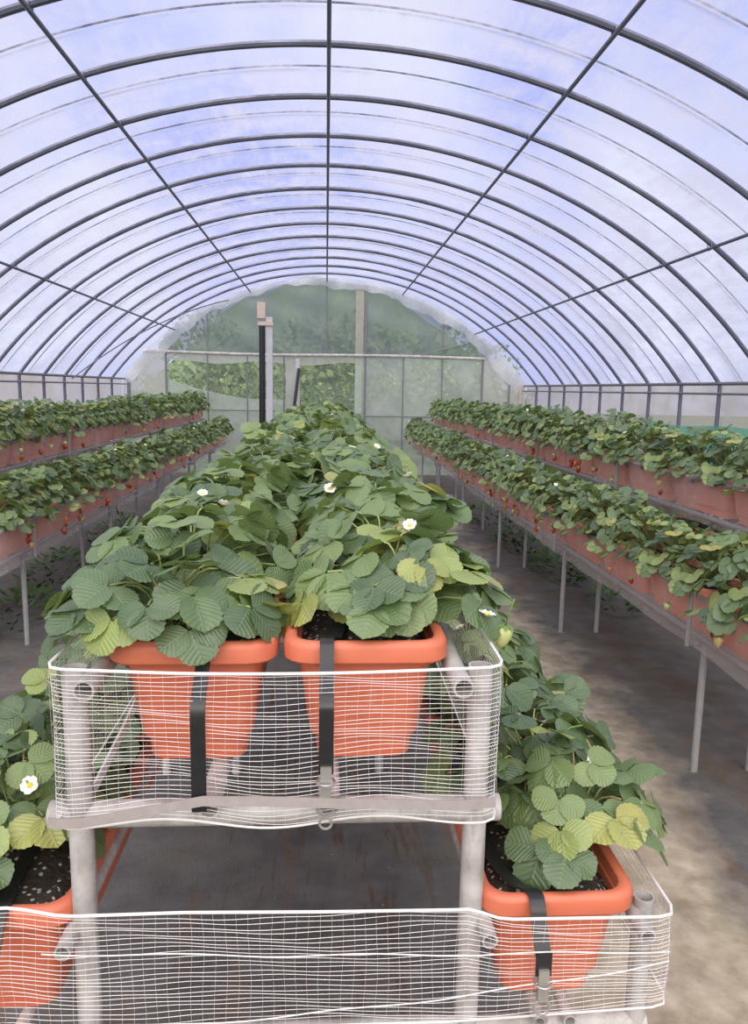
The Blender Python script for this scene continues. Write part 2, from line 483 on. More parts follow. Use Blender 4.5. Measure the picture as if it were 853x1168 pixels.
panel('low_film', (-2.9, -.75, lambda x: 1.38 + .34 * max(0, (-1.3 - x) / 1.6) ** 1.5), c0(0), M['endpale'], 40, 10, y=END - .02, seed=3)
panel('corner_film', (-XW, -2.9, lambda x: min(2.2, archz(x, .0))), c0(0), M['endbeige'], 14, 10, seed=4)
panel('post_film', (-.75, -.52, c0(ZB)), c0(0), M['endbeige'], 8, 10, seed=5)
panel('door_film', (-.52, .62, lambda x: 2.02 + .04 * math.sin(x * 6)), c0(0), M['endthin'], 20, 10, y=END + .02, seed=6)
panel('pale_film', (.62, 2.92, c0(ZB)), c0(0), M['endpale'], 40, 12, seed=7)
panel('corner_film', (2.92, XW + .05, lambda x: min(2.2, archz(x, .0))), c0(0), M['endbeige'], 14, 10, seed=8)
# ragged end of the roof film folded over the last hoop
b = MB(); n = 120; P = np.zeros((n, 4, 3))
for i, a in enumerate(np.linspace(-A0, A0, n)):
    x, z = arch(a, .03); xr = x - XC
    wd = .13 + .035 * math.sin(a * 7 + .4) + .03 * math.sin(a * 17 + 1) + .02 * math.sin(a * 41) + .014 * math.sin(a * 83) + (.14 if a > .25 else .05) * min(1, abs(a) * 1.6)
    for j in range(4):
        q = j / 3; xx, zz = arch(a, .03 - wd * q)
        P[i, j] = (xx, END - .09 - .02 * math.sin(a * 40) * q, max(zz, .2))
b.grid(P); put('film_edge', b, M['flap'], wall)
# timber and steel frame of the end wall
def post(name, x, z0, z1, r, mat, y=END - .05):
    b = MB(); b.tube([(x, y, z0), (x, y, (z0 + z1) / 2), (x, y, z1)], r, 8); put(name, b, mat, wall)
b = MB(); b.tube([(x, END - .06, ZB + .012 * math.sin(x * 1.3)) for x in np.linspace(-3.32, 2.95, 20)], .030, 8); put('cross_rail', b, M['pvc'], wall)
b = MB(); b.tube([(x, END - .06, 1.10) for x in np.linspace(.62, 2.92, 10)], .014, 6); put('cross_rail', b, M['rail'], wall)
b = MB(); b.tube([(x, END - .06, 1.17) for x in np.linspace(-2.9, -.52, 10)], .012, 6); put('cross_rail', b, M['rail'], wall)
post('post', -2.92, 0, ZB, .02, M['rail']); post('post', -2.17, 0, archz(-2.17) - .1, .013, M['rail'])
post('post', -1.45, 0, ZB, .012, M['rail']); post('post', -.78, 0, ZB, .014, M['rail'])
post('post', 0.0, ZB, archz(0) - .03, .013, M['rail'])
post('post', .72, 0, archz(.72) - .02, .020, M['rail']); post('post', 1.43, 0, ZB, .013, M['rail'])
post('post', 2.16, 0, archz(2.16) - .02, .013, M['rail']); post('post', 2.92, 0, ZB, .022, M['rail'])
post('corner_post', -XW + .12, 0, ZE, .03, M['rail']); post('corner_post', XW - .06, 0, ZE + .02, .035, M['wood']); post('corner_post', XW - .28, 0, ZE + .02, .02, M['rail'])
b = MB(); b.box(.53, .68, END - .03, END - .02, ZB, archz(.6) - .03); put('film_seam', b, M['endbeige'], wall, flat=True)
b = MB(); b.box(.53, .66, END - .035, END - .025, 0, ZB); put('film_seam', b, M['endpale'], wall, flat=True)
b = MB(); b.tube([(1.6, END - .06, ZB), (2.95, END - .06, 2.56)], .010, 6); put('brace', b, M['rail'], wall)

# white door post with a black pole leaning against it
b = MB(); b.box(-.56, -.49, END - .16, END - .09, 0, 2.13)
tag(put('door_post', b, M['concrete'], flat=True), 'short white post beside the doorway in the end wall', 'post')
b = MB(); b.tube([(-.50, END - .20, 1.95), (-.62, END - .42, .9), (-.66, END - .58, .02)], .03, 8)
tag(put('black_pole', b, M['black']), 'thin black pole leaning on the short white post by the doorway', 'pole')

# tall pale service post with black conduit and a box on top
SX, SY = -.66, 9.1
t = tag(empty('service_post', (SX, SY, 0)), 'tall pale post with black pipe and small box on top, before the end wall', 'post')
b = MB(); b.box(SX - .036, SX + .036, SY - .04, SY + .04, 0, 2.40); put('post_shaft', b, M['concrete'], t, flat=True)
b = MB(); b.tube([(SX - .085, SY - .02, z) for z in (0.0, .8, 1.6, 2.30)], .036, 10); put('conduit', b, M['black'], t)
b = MB(); b.box(SX - .135, SX - .045, SY - .06, SY + .03, 2.38, 2.56); put('junction_box', b, M['wood'], t, flat=True)
b = MB(); b.box(SX - .13, SX + .045, SY - .055, SY + .045, 2.30, 2.345); put('clamp', b, M['wood'], t, flat=True)

# ------------------------------------------------------------------ planters
def rring(hw, hl, r, z, k=5):
    pts = []
    for cx, cy, a0 in ((hw - r, hl - r, 0), (-hw + r, hl - r, PI / 2), (-hw + r, -hl + r, PI), (hw - r, -hl + r, 1.5 * PI)):
        for i in range(k):
            a = a0 + PI / 2 * i / (k - 1); pts.append((cx + r * math.cos(a), cy + r * math.sin(a), z))
    return pts
def loft(rings, cap0=False, cap1=False):
    b = MB(); m = len(rings[0]); v = sum(rings, []); f = []
    for i in range(len(rings) - 1):
        for k in range(m):
            k2 = (k + 1) % m; f.append((i * m + k, i * m + k2, (i + 1) * m + k2, (i + 1) * m + k))
    if cap0: f.append(tuple(range(m))[::-1])
    if cap1: f.append(tuple((len(rings) - 1) * m + k for k in range(m)))
    return b.add(v, f)
HL = .322
def ring_at(hw, z, r=.03): return rring(hw, hw + HL - .1275, r, z)
body = loft([ring_at(.070, 0, .025), ring_at(.076, .002, .028), ring_at(.079, .036, .028), ring_at(.087, .038, .03), ring_at(.0885, .045, .03),
             ring_at(.107, .168, .034), ring_at(.103, .168, .033), ring_at(.094, .10, .03)], cap0=True, cap1=True)
rim = loft([ring_at(.106, .160, .034), ring_at(.1235, .158, .042), ring_at(.1275, .162, .044), ring_at(.1275, .181, .044), ring_at(.1255, .187, .043), ring_at(.121, .190, .042),
            ring_at(.112, .190, .036), ring_at(.108, .187, .034), ring_at(.1035, .150, .033)])
def soil_mb():
    n, m = 9, 26; P = np.zeros((n, m, 3)); hw, hl = .1035, .1035 + HL - .1275
    for i in range(n):
        for j in range(m):
            x = -hw + 2 * hw * i / (n - 1); y = -hl + 2 * hl * j / (m - 1)
            e = min(hw - abs(x), hl - abs(y))
            P[i, j] = (x * .985, y * .985, .156 + (.016 if e > .01 else 0) + rng.uniform(-.005, .005))
    return MB().grid(P)
for q_ in (body, rim): q_.v = [v_ * np.array([1, 1, 1.1]) for v_ in q_.v]
PB = body.mesh('planter'); PB.materials.append(M['planter']); smooth_by_angle(PB)
PR = rim.mesh('planter_rim'); PR.materials.append(M['planter']); smooth_by_angle(PR)
sb_ = soil_mb(); sb_.v = [v_ * np.array([1, 1, 1.1]) for v_ in sb_.v]
SO = sb_.mesh('planter_soil'); SO.materials.append(M['soil'])
proto_planter = None
PBF = PB.copy(); PRF = PR.copy()  # side-rack copies: faded tone, colour raised to offset leaf shade on aisle faces
for q_ in (PBF, PRF): q_.materials.clear(); q_.materials.append(M['faded_lit'])
def planter(x, y, z, label, group, rz=0.0, faded_lit=False):
    global proto_planter
    if proto_planter is None:
        o = bpy.data.objects.new('planter', PB); COL.objects.link(o)
        child('rim', PR, o); child('soil', SO, o)
        proto_planter = o
    else:
        o = copy_tree(proto_planter)
    if faded_lit:
        o.data = PBF
        for c in o.children:
            if c.name.startswith('rim'): c.data = PRF
    o.location = (x, y, z); o.rotation_euler = (0, 0, rz)
    tag(o, label, 'planter', group); return o

# ------------------------------------------------------------------ strawberry plants
def leaflet_grid(nu, half):
    """flat leaflet, unit length along +y, uv stored as (u, v)"""
    P = np.zeros((nu, 2 * half + 1, 2)); U = np.zeros((nu, 2 * half + 1, 2))
    for i in range(nu):
        th = PI * (.035 + .965 * i / (nu - 1)); u = (1 - math.cos(th)) / 2
        w = .50 * math.sin(th) ** .8 * (.84 + .26 * u) + .004
        for j in range(2 * half + 1):
            v = (j - half) / half
            tooth = (1.06 if i % 2 else .975) if abs(v) > .99 and 1 < i else 1.0
            yy = u - .06 * v * v * (u - .25) + (.014 if (i % 2 and abs(v) > .99) else 0)
            P[i, j] = (v * w * tooth, yy); U[i, j] = (u, v)
    return P, U
LEAFG = {1: leaflet_grid(17, 3), 0: leaflet_grid(9, 1)}
def unit(a): return a / (np.linalg.norm(a) + 1e-12)

def add_leaf(mb, pos, nrm, out, size, tint, det, r):
    P2, U = LEAFG[det]; n, m, _ = P2.shape
    nrm = unit(nrm); out = unit(out - nrm * np.dot(out, nrm)); side = np.cross(out, nrm)
    for k, ang in enumerate((0, 1.22, -1.22)):
        ang += r.uniform(-.12, .12)
        dd = out * math.cos(ang) + side * math.sin(ang); sd = np.cross(dd, nrm)
        L = size * (1.0 if k == 0 else .93) * r.uniform(.94, 1.06)
        fold = r.uniform(.0, .34); droop = r.uniform(.05, .36); tw = r.uniform(-.16, .16)
        x = P2[..., 0] * L * 1.06; y = P2[..., 1] * L
        z = fold * np.abs(x) * (1 - .5 * np.abs(x) / L) * 1.2 - droop * y * y / L + tw * x - .10 * np.abs(x) ** 2 / L
        if det: z = z + .0045 * L * np.sin(7.5 * 2 * PI * (U[..., 0] - .33 * np.abs(U[..., 1]))) * np.abs(U[..., 1])
        V = pos + x[..., None] * sd + (y + .06 * size)[..., None] * dd + z[..., None] * nrm
        mb.grid(V, uv=U.reshape(-1, 2), tint=float(np.clip(tint + r.uniform(-.05, .05), 0, 1)))

def plant_meshes(seed, nleaf, size, rx, ry, h, det, lean=(0, 0), over=0.0, ns=0):
    """lean: outward bias of the whole head; over: how far the rim leaves hang down. returns leaf and stalk meshes"""
    r = np.random.default_rng(seed); lf = MB(); st = MB()
    for i in range(nleaf):
        q = math.sqrt((i + .5) / nleaf); ph = i * 2.39996 + r.uniform(-.4, .4)
        x = rx * q * math.cos(ph) + lean[0] * r.uniform(.4, 1); y = ry * q * math.sin(ph) + lean[1] * r.uniform(.4, 1)
        z = h * (1.0 - .62 * q ** 2.2) * r.uniform(.75, 1.1)
        if lean[0] * x + lean[1] * y > 0 and q > .6: z -= over * q * r.uniform(.3, 1.0)
        z = max(z, .02) if over == 0 else z
        pos = np.array([x, y, z])
        out = unit(np.array([math.cos(ph), math.sin(ph), -.15 + r.uniform(-.3, .3)]))
        k_ = 1.0 if r.random() < .6 else 2.1
        nr = unit(np.array([.75 * q * math.cos(ph) + k_ * r.uniform(-.45, .45) + lean[0] * 2, .75 * q * math.sin(ph) + k_ * r.uniform(-.45, .45) + lean[1] * 2, 1.0 + r.uniform(-.3, .2)]))
        tint = r.beta(1.7, 2.4) * .98
        if r.random() < .05: tint = r.uniform(.85, 1.0)
        s = size * r.uniform(.72, 1.12) * (.8 + .25 * q)
        add_leaf(lf, pos, nr, out, s, tint, det, r)
        a = np.array([r.uniform(-.02, .02), r.uniform(-.02, .02), 0.0]); c = a * .6 + pos * .4 + np.array([0, 0, .5 * abs(z) + .02])
        T = np.linspace(0, 1, 7 if det else 4)[:, None]
        st.tube((1 - T) ** 2 * a + 2 * T * (1 - T) * c + T ** 2 * pos, .0023 * (size / .075), 5 if det else 3, False, tint=float(r.uniform(0, .9)))
    me = lf.mesh('strawberry_foliage'); me.materials.append(M['leaf'])
    ms = st.mesh('strawberry_stalk'); ms.materials.append(M['stalk'])
    return me, ms

# flower, fruit
b = MB()
for k in range(5):
    a = k * 2 * PI / 5; P = np.zeros((5, 5, 3))
    for i in range(5):
        for j in range(5):
            u = .15 + .85 * i / 4; v = (j - 2) / 2; w = .0075 * math.sin(PI * min(.93, u * .8 + .05)) ** .7
            y = u * .0145; x = v * w; z = .004 * u * u + .002 * v * v
            P[i, j] = (x * math.cos(a) - y * math.sin(a), x * math.sin(a) + y * math.cos(a), z)
    b.grid(P)
FL = b.mesh('strawberry_flower'); FL.materials.append(M['petal'])
FY = MB().lathe([(.0046, -.001), (.0052, .001), (.0040, .004), (.0015, .0058)], sides=10).mesh('flower_centre'); FY.materials.append(M['yellow'])
BE = MB().lathe([(.001, -.034), (.0055, -.031), (.0105, -.023), (.0138, -.012), (.0135, -.004), (.009, .001), (.002, .002)], sides=12).mesh('strawberry'); BE.materials.append(M['berry'])
BU = BE.copy(); BU.name = 'unripe_strawberry'; BU.materials.clear(); BU.materials.append(M['unripe'])
b = MB()
for k in range(7):
    a = k * 2 * PI / 7; P = np.zeros((4, 3, 3))
    for i in range(4):
        for j in range(3):
            u = i / 3; w = .0045 * math.sin(PI * (.2 + .75 * u)); y = .002 + u * .014; x = (j - 1) * w; z = .003 + .004 * u - .008 * u * u
            P[i, j] = (x * math.cos(a) - y * math.sin(a), x * math.sin(a) + y * math.cos(a), z)
    b.grid(P)
b.tube([(0, 0, .002), (0, .001, .02), (.002, .004, .045)], .0012, 5)
CA = b.mesh('calyx'); CA.materials.append(M['calyx'])

VAR = {}
def variants(key, n, **kw):
    VAR[key] = [plant_meshes(hash_(key) + i, **kw) for i in range(n)]
def hash_(s): return sum(ord(c) * (i + 3) for i, c in enumerate(s)) * 17
variants('near', 8, nleaf=34, size=.064, rx=.205, ry=.16, h=.175, det=1)
variants('front', 4, nleaf=34, size=.066, rx=.175, ry=.14, h=.145, det=1, lean=(0, -.035), over=.0)
variants('mid', 6, nleaf=34, size=.062, rx=.205, ry=.21, h=.21, det=1)
variants('low', 6, nleaf=28, size=.060, rx=.150, ry=.15, h=.17, det=1)
variants('row', 8, nleaf=60, size=.051, rx=.165, ry=.20, h=.25, det=0, lean=(-.05, 0), over=.115)

def plant(kind, x, y, z, label, group, rz=0.0, sc=1.0, berries=(), flowers=(), calyx=False, vi=None, unripe=False):
    lf, st = VAR[kind][random.randrange(len(VAR[kind])) if vi is None else vi]
    t = empty('strawberry_plant', (x, y, z)); t.rotation_euler = (0, 0, rz)
    t.scale = (sc, sc, sc * random.uniform(.92, 1.1)) if np.isscalar(sc) else sc
    tag(t, label, 'plant', group)
    child('foliage', lf, t); child('stalk', st, t)
    for p in berries:
        s = random.uniform(.85, 1.2)
        o = child('strawberry', BU if unripe else BE, t, loc=p, rot=(random.uniform(-.3, .3), random.uniform(-.3, .3), random.uniform(0, 6)), scale=s)
        child('calyx', CA, o)
    for p in flowers:
        o = child('flower', FL, t, loc=p, rot=(random.uniform(-.7, .9), random.uniform(-.6, .6), random.uniform(0, 6)), scale=random.uniform(.75, 1.0))
        if calyx: child('flower_centre', FY, o)
    return t

U = random.uniform
WHERE3 = ('front', 'middle', 'back')
def fill(kind, x, yc, z, nth, rowname, group, n, rzs=None, **kw):
    for j in range(n):
        wj = WHERE3[j] if n == 3 else ('front', 'back')[j]
        yy = yc + (-.205 + .205 * j if n == 3 else -.16 + .32 * j)
        yield wj, yy, f'{wj} strawberry plant in the {ORD[nth]} planter {rowname}'

# ------------------------------------------------------------------ centre rack
PITCH = .655
CX = (-.20, .065); ZU = 1.013; ZL = .612
CXL = (-.503, .375)
Y0 = 1.10
rk = tag(empty('pipe_rack', (-.07, Y0, 0)), 'white pipe rack wrapped in netting in the middle, between the two aisles', 'rack')
def part(name, b, mat, root=rk): return put(name, b, mat, root)
NC = 11; YEND = Y0 + NC * PITCH
stations = [1.088, 3.02, 4.95, 6.88, 8.33]
for i, y in enumerate(stations):
    for x in (-.364, .236):
        b = MB(); b.pipe((x, y, 0), (x, y, 1.192), .0185); part('leg', b, M['pvc'])
    for x in (-.652, .519):
        b = MB(); b.pipe((x, y, 0), (x, y, .800), .0165); part('leg', b, M['pvc'])
    b = MB(); b.pipe((-.41, y + .004, .958), (.275, y + .004, .958), .0205); part('crossbar', b, M['pvc'])
    b = MB(); b.pipe((-.67, y, .574), (.535, y, .574), .016); part('crossbar', b, M['pvc'])
for x in (-.3385, .2035):
    b = MB(); b.pipe((x, 1.045, 1.172), (x, YEND + .05, 1.172), .0155); part('rail', b, M['pvc'])
for x in (-.165, .009):
    b = MB(); b.pipe((x, 1.036, .9955), (x, YEND + .05, .9955), .0165); part('rail', b, M['pvc'])
for x in (-.381, -.629, .256, .503):
    b = MB(); b.pipe((x, 1.03, .772), (x, YEND + .05, .772), .0125); part('rail', b, M['pvc'])
for x in (-.53, -.47, .35, .40):
    b = MB(); b.pipe((x, 1.06, .600), (x, YEND + .05, .600), .011); part('rail', b, M['pvc'])
b = MB(); b.ribbon([(-.352, 1.12, .985), (-.335, 1.25, 1.03), (-.322, 1.34, 1.075)], (1, 0, 0), .004, .018); part('brace', b, M['white'])

for i in range(NC):
    yc = Y0 + HL + i * PITCH
    for c, x in enumerate(CX):
        nm = 'left' if c == 0 else 'right'
        planter(x, yc, ZU, f'orange planter, {ORD[i + 1]} from the front in the {nm} line atop the middle rack', 'planters on top of the middle rack')
        n = 3 if i < 3 else 2
        for wj, yy, lab in fill('near', x, yc, ZU, i + 1, f'of the {nm} line on the middle rack top', '', n):
            kind = 'front' if (i == 0 and wj == 'front') else 'near' if i < 3 else 'mid'
            outx = (-.02 if c == 0 else .02) * (2.4 if i < 2 else 1)
            fl = [(U(-.1, .1), U(-.12, .1), U(.12, .2))] if random.random() < (.75 if i < 4 else .6) else []
            be = [(U(.09, .14) * (1 if c else -1), U(-.1, .1), U(-.02, .06))] if (i < 4 and random.random() < .5) else []
            if i == 0 and c == 1 and wj == 'front':
                fl = [(.13, -.150, .055), (.02, -.02, .17)]; be = [(.165, -.13, .03)]
            plant(kind, x + outx + U(-.015, .015), yy + (.018 + .06 * c if kind == 'front' else 0), ZU + .183, lab, 'strawberry plants on the middle rack top',
                  rz=(0 if c else U(-.3, .3)) if kind == 'front' else U(0, 6.28), sc=U(.95, 1.12), berries=be, flowers=fl, calyx=i < 3, unripe=i < 3)
for s, x in enumerate(CXL):
    nm = 'left' if s == 0 else 'right'
    for i in range(4 if s == 0 else 6):
        yc = Y0 - .04 + HL + i * PITCH
        planter(x, yc, ZL, f'orange plastic planter, {ORD[i + 1]} from the front on the low {nm} shelf of the middle rack', 'planters on the low shelves of the middle rack')
        for wj, yy, lab in fill('low', x, yc, ZL, i + 1, f'on the low {nm} shelf of the middle rack', '', 3):
            if i == 0 and wj == 'front': yy += .075
            fl = [(U(-.08, .08), U(-.1, .1), U(.13, .19)) for _ in range(random.choice((0, 1, 2)))]
            plant('low', x + ((.075 if i == 0 and wj == 'front' else .035) if s else -.03) + U(-.01, .01), yy, ZL + .183, lab, 'strawberry plants on the low shelves of the middle rack',
                  rz=U(0, 6.28), sc=U(1.0, 1.15), flowers=fl, calyx=i < 2)

# ------------------------------------------------------------------ side racks
def side_rack(s, xs_low, xs_up, zl, zu, k0l, k0u, stations, nm):
    """s = +1 right, -1 left. xs_* = distance of the aisle face of each shelf from the tunnel axis"""
    root = tag(empty('side_rack', (s * (xs_low + .5), 8, 0)), f'long two-tier grey pipe rack of planters along the {nm} side wall', 'rack')
    K1 = 15
    yb0 = 3.58 + PITCH * min(k0l, k0u) - .1; yb1 = 3.58 + PITCH * K1 + .72
    for y in stations:
        for x, h in ((xs_low + .055, zl - .014), (xs_low + .30, zl - .014), (xs_up + .55, zu - .016)):
            b = MB(); b.pipe((s * x, y, 0), (s * x, y, h), .0155, sides=10); put('leg', b, M['pole'], root)
        b = MB(); b.pipe((s * (xs_low - .0), y + .03, zl - .042), (s * (xs_up + .56), y + .03, zl - .042), .012, sides=8); put('crossbar', b, M['pole'], root)
        b = MB(); b.pipe((s * xs_up, y + .03, zu - .042), (s * (xs_up + .56), y + .03, zu - .042), .012, sides=8); put('crossbar', b, M['pole'], root)
        b = MB(); b.pipe((s * (xs_up - .012), y + .02, zu - .05), (s * (xs_up - .012), y + .02, zu + .20), .011, sides=8); put('upright', b, M['pole'], root)
        b = MB(); b.pipe((s * (xs_low - .012), y + .02, zl - .05), (s * (xs_low - .012), y + .02, zl + .20), .011, sides=8); put('upright', b, M['pole'], root)
    for x, z in ((xs_low + .045, zl - .015), (xs_low + .20, zl - .015), (xs_up + .045, zu - .015), (xs_up + .20, zu - .015), (xs_up + .32, zl - .015), (xs_up + .47, zl - .015), (xs_up + .32, zu - .015), (xs_up + .47, zu - .015)):
        b = MB(); b.pipe((s * x, yb0, z), (s * x, yb1, z), .0145, sides=10); put('rail', b, M['pole'], root)
    for x, z in ((xs_low - .012, zl + .185), (xs_up - .012, zu + .185)):
        b = MB(); b.pipe((s * x, yb0, z), (s * x, yb1, z), .009, sides=8); put('rail', b, M['pole'], root)
    for tier, xe, z, k0 in (('lower', xs_low, zl, k0l), ('upper', xs_up, zu, k0u)):
        g = f'planters on the {tier} shelf of the {nm} rack'; gp = f'strawberry plants on the {tier} shelf of the {nm} rack'
        for q, k in enumerate(range(k0, K1 + 1)):
            yc = 3.58 + PITCH * (k + .5)
            planter(s * (xe + .135), yc, z, f'orange planter behind net, {ORD[q + 1]} from the near end, {nm} rack\'s {tier} shelf', g, faded_lit=True)
            for wj, yy, lab in fill('row', 0, yc, z, q + 1, f'from the near end, {nm} rack\'s {tier} shelf', '', 2):
                be = []
                nb = random.choice((0, 0, 1, 2, 4)) if k < 5 else random.choice((0, 0, 0, 1, 2))
                cy = U(-.12, .12)
                for _ in range(nb): be.append((-U(.18, .215), cy + U(-.022, .022), -U(.04, .11)))
                fl = [(-U(0, .15), U(-.14, .14), U(.17, .25))] if random.random() < .3 else []
                plant('row', s * (xe + .125), yy, z + .183, lab, gp, rz=(0 if s > 0 else PI) + U(-.25, .25), sc=U(.95, 1.12), berries=be, flowers=fl)
        # the net stretched along the aisle face of this shelf
        ys = np.linspace(yb0, yb1, 160); prof = [(-.022, .19), (-.026, .12), (-.026, .05), (-.024, -.01), (-.012, -.045), (.03, -.06), (.12, -.058), (.2, -.05)]
        P = np.array([[(s * (xe + a), y, z + c + (.006 * math.sin(y * 7) + .008 * math.sin(y * 2.3)) * (1 if c < .1 else .4)) for a, c in prof] for y in ys])
        b = MB(); b.grid(P); tag(put('net_curtain', b, M['sheet']), f'pale net stretched along the {tier} shelf of the {nm} rack', 'netting')
    return root
side_rack(1, 1.54, 1.93, .605, .990, -2, -1, [2.98 + 1.9 * i for i in range(6)], 'right')
side_rack(-1, 1.78, 2.17, .605, 1.020, 1, 1, [4.66 + 1.9 * i for i in range(5)], 'left')
for sd, nm, xb, kk, zz in ((1, 'right', 1.93 + .40, range(-1, 8), .605), (-1, 'left', -2.17 - .40, range(1, 8), .605)):
    for q, k in enumerate(kk):
        yc = 3.58 + PITCH * (k + .5)
        planter(xb, yc, zz, f'shaded orange planter behind the {nm} rack\'s lower shelf, {ORD[q + 1]} from the near end', f'planters at the back of the {nm} rack')
        plant('row', xb, yc, zz + .183, f'shaded strawberry plant behind the {nm} rack\'s lower shelf, {ORD[q + 1]} from the near end', f'strawberry plants at the back of the {nm} rack', rz=0 if sd > 0 else PI, sc=(1.0, 1.5, .85))

# ------------------------------------------------------------------ netting on the front of the centre rack
def net(name, path, z0, z1, dz, label, sagf, vstep=.017):
    p = np.array(path, float)
    seg = np.linalg.norm(np.diff(p, axis=0), axis=1); cum = np.concatenate([[0], np.cumsum(seg)])
    def P(sv): return np.array([np.interp(sv, cum, p[:, 0]), np.interp(sv, cum, p[:, 1])]).T
    L = cum[-1]; sv = np.linspace(0, L, 130); r = np.random.default_rng(len(name) + int(z0 * 100))
    xy = P(sv); b = MB(); n = int((z1 - z0) / dz)
    def zat(q, s): return z0 + (z1 - z0) * q + sagf(np.interp(s, cum, p[:, 0]), q)
    for i in range(1, n):
        q = i / n; w = r.uniform(-.0012, .0012)
        z = zat(q, sv) + w + .0012 * np.sin(sv * 40 + i) + .0025 * np.sin(sv * 9 + i * .5)
        bow = .004 * np.sin(sv * 13 + q * 5)
        b.tube(np.stack([xy[:, 0], xy[:, 1] + bow, z], 1), .00043, 3, False)
    for s in np.arange(0, L, vstep):
        pp = P(np.array([s]))[0]; qs = np.linspace(0, 1, 6)
        b.tube([(pp[0] + .002 * math.sin(q * 6 + s * 30), pp[1] + .003 * math.sin(q * 5 + s * 13), zat(q, s)) for q in qs], .00017, 3, False)
    o = tag(put(name, b, M['cord']), label, 'netting')
    for q, rr, nm in ((1, .0024, 'top_cord'), (0, .0018, 'bottom_cord')):
        c = MB(); c.tube(np.stack([xy[:, 0], xy[:, 1], zat(q, sv)], 1), rr, 6); put(nm, c, M['cord'], o)
    return o
def arc(cx, cy, r, a0, a1, n=7): return [(cx + r * math.cos(a), cy + r * math.sin(a)) for a in np.linspace(a0, a1, n)]
pu = [(-.390, 1.9), (-.389, 1.4)] + arc(-.366, 1.058, .022, PI, 1.5 * PI) + [(-.2, 1.030), (.05, 1.030)] + arc(.238, 1.056, .0225, 1.5 * PI, 2 * PI) + [(.262, 1.4), (.264, 1.9)]
net('netting', pu, .975, 1.210, .0066, 'white netting stretched across the upper front of the middle rack', lambda x, q: -.008 * np.cos((x + .07) * 4.5) * q + .008 * np.sin(x * 21) * (1 - q))
pl = [(-.690, 1.9), (-.688, 1.4)] + arc(-.655, 1.045, .026, PI, 1.5 * PI) + [(-.4, 1.012), (.2, 1.010)] + arc(.521, 1.048, .024, 1.5 * PI, 2 * PI) + [(.547, 1.4), (.548, 1.9)]
net('netting', pl, .655, .838, .0072, 'white netting stretched across the low front of the middle rack', lambda x, q: (np.interp(x, [-.69, -.44, -.37, -.2, 0, .22, .27, .5, .56], [.850, .861, .846, .848, .844, .842, .822, .812, .810]) - .838) * q ** .6)

# elastic band across the crossbar
b = MB(); xs = [-.388, -.375, -.34, -.25, -.17, -.08, .02, .12, .20, .252]
b.ribbon([(x, 1.012 - (.0 if abs(x + .07) < .3 else -.01), z) for x, z in zip(xs, (.986, .984, .990, 1.006, 1.021, 1.019, 1.014, 1.011, 1.008, 1.006))], (0, .25, .97), .014, .002)
tag(put('elastic_band', b, M['strap']), 'flat grey elastic band tied across the upper crossbar of the middle rack', 'band')
# loose white strings drooping over the low net
for k, (za, zb, zc, lb) in enumerate(((.795, .778, .770, 'upper'), (.668, .690, .752, 'lower'))):
    b = MB(); X = np.linspace(-.40, .525, 30); T = (X + .40) / .925
    b.tube(np.stack([X, np.full(30, 1.002), za + (zc - za) * T + (zb - (za + zc) / 2) * 4 * T * (1 - T) + .0025 * np.sin(X * 23 + k)], 1), .0011, 5)
    tag(put('string', b, M['cord']), f'{lb} loose white string drooping across the low front netting', 'string')

# ------------------------------------------------------------------ black drip hoses over the planter ends
def hose(x0, x1, z0, path, label, clamp, w=.021):
    b = MB(); p = np.array(path, float)
    # smooth the path
    t = np.linspace(0, len(p) - 1, 40); q = np.stack([np.interp(t, np.arange(len(p)), p[:, i]) for i in range(3)], 1)
    for _ in range(3): q[1:-1] = (q[:-2] + 2 * q[1:-1] + q[2:]) / 4
    ww = w
    b.ribbon(q, (1, 0, 0), ww, .003)
    o = tag(put('drip_hose', b, M['black']), label, 'hose', 'black drip hoses over the planter ends')
    e = q[-1]
    if clamp:
        c = MB(); c.box(e[0] - .008, e[0] + .008, e[1] - .006, e[1] + .004, e[2] - .040, e[2] + .012)
        c.torus((e[0], e[1] - .002, e[2] - .052), .012, .0022, 1); c.torus((e[0], e[1] - .002, e[2] - .075), .009, .002, 1)
        c.torus((e[0], e[1], e[2] - .012), .013, .002, 2); put('clamp', c, M['metal'], o)
    return o
def over(x0, x1, zr, yr, zend, yin=.45, yf=1.020):
    return [(x0, yr + yin, zr - .012), (x0, yr + .15, zr - .012), (x0 * .5 + x1 * .5, yr + .045, zr - .008), (x1, yr + .012, zr + .006), (x1, yr - .012, zr + .004), (x1, yr - .03, zr - .03), (x1, yf, zr - .06), (x1, yf, (zr + zend) / 2), (x1, yf, zend)]
hose(0, 0, 0, over(-.190, -.176, ZU + .209, Y0, 1.00), 'plain black hose hanging over the end of the top planter, left of two', False)
hose(0, 0, 0, over(.03, .004, ZU + .209, Y0, 1.055), 'dusty black hose with a metal clamp, hanging from the top planter, right of two', True)
hose(0, 0, 0, over(.285, .332, ZL + .209, Y0 - .04, .735, .5, 1.002), 'black hose with metal clamp over the low planter on the right', True, .024)
hose(0, 0, 0, over(-.50, -.478, ZL + .209, Y0 - .04, .69, .4, 1.002), 'black hose with metal clamp over the low planter at the left edge', True, .024)

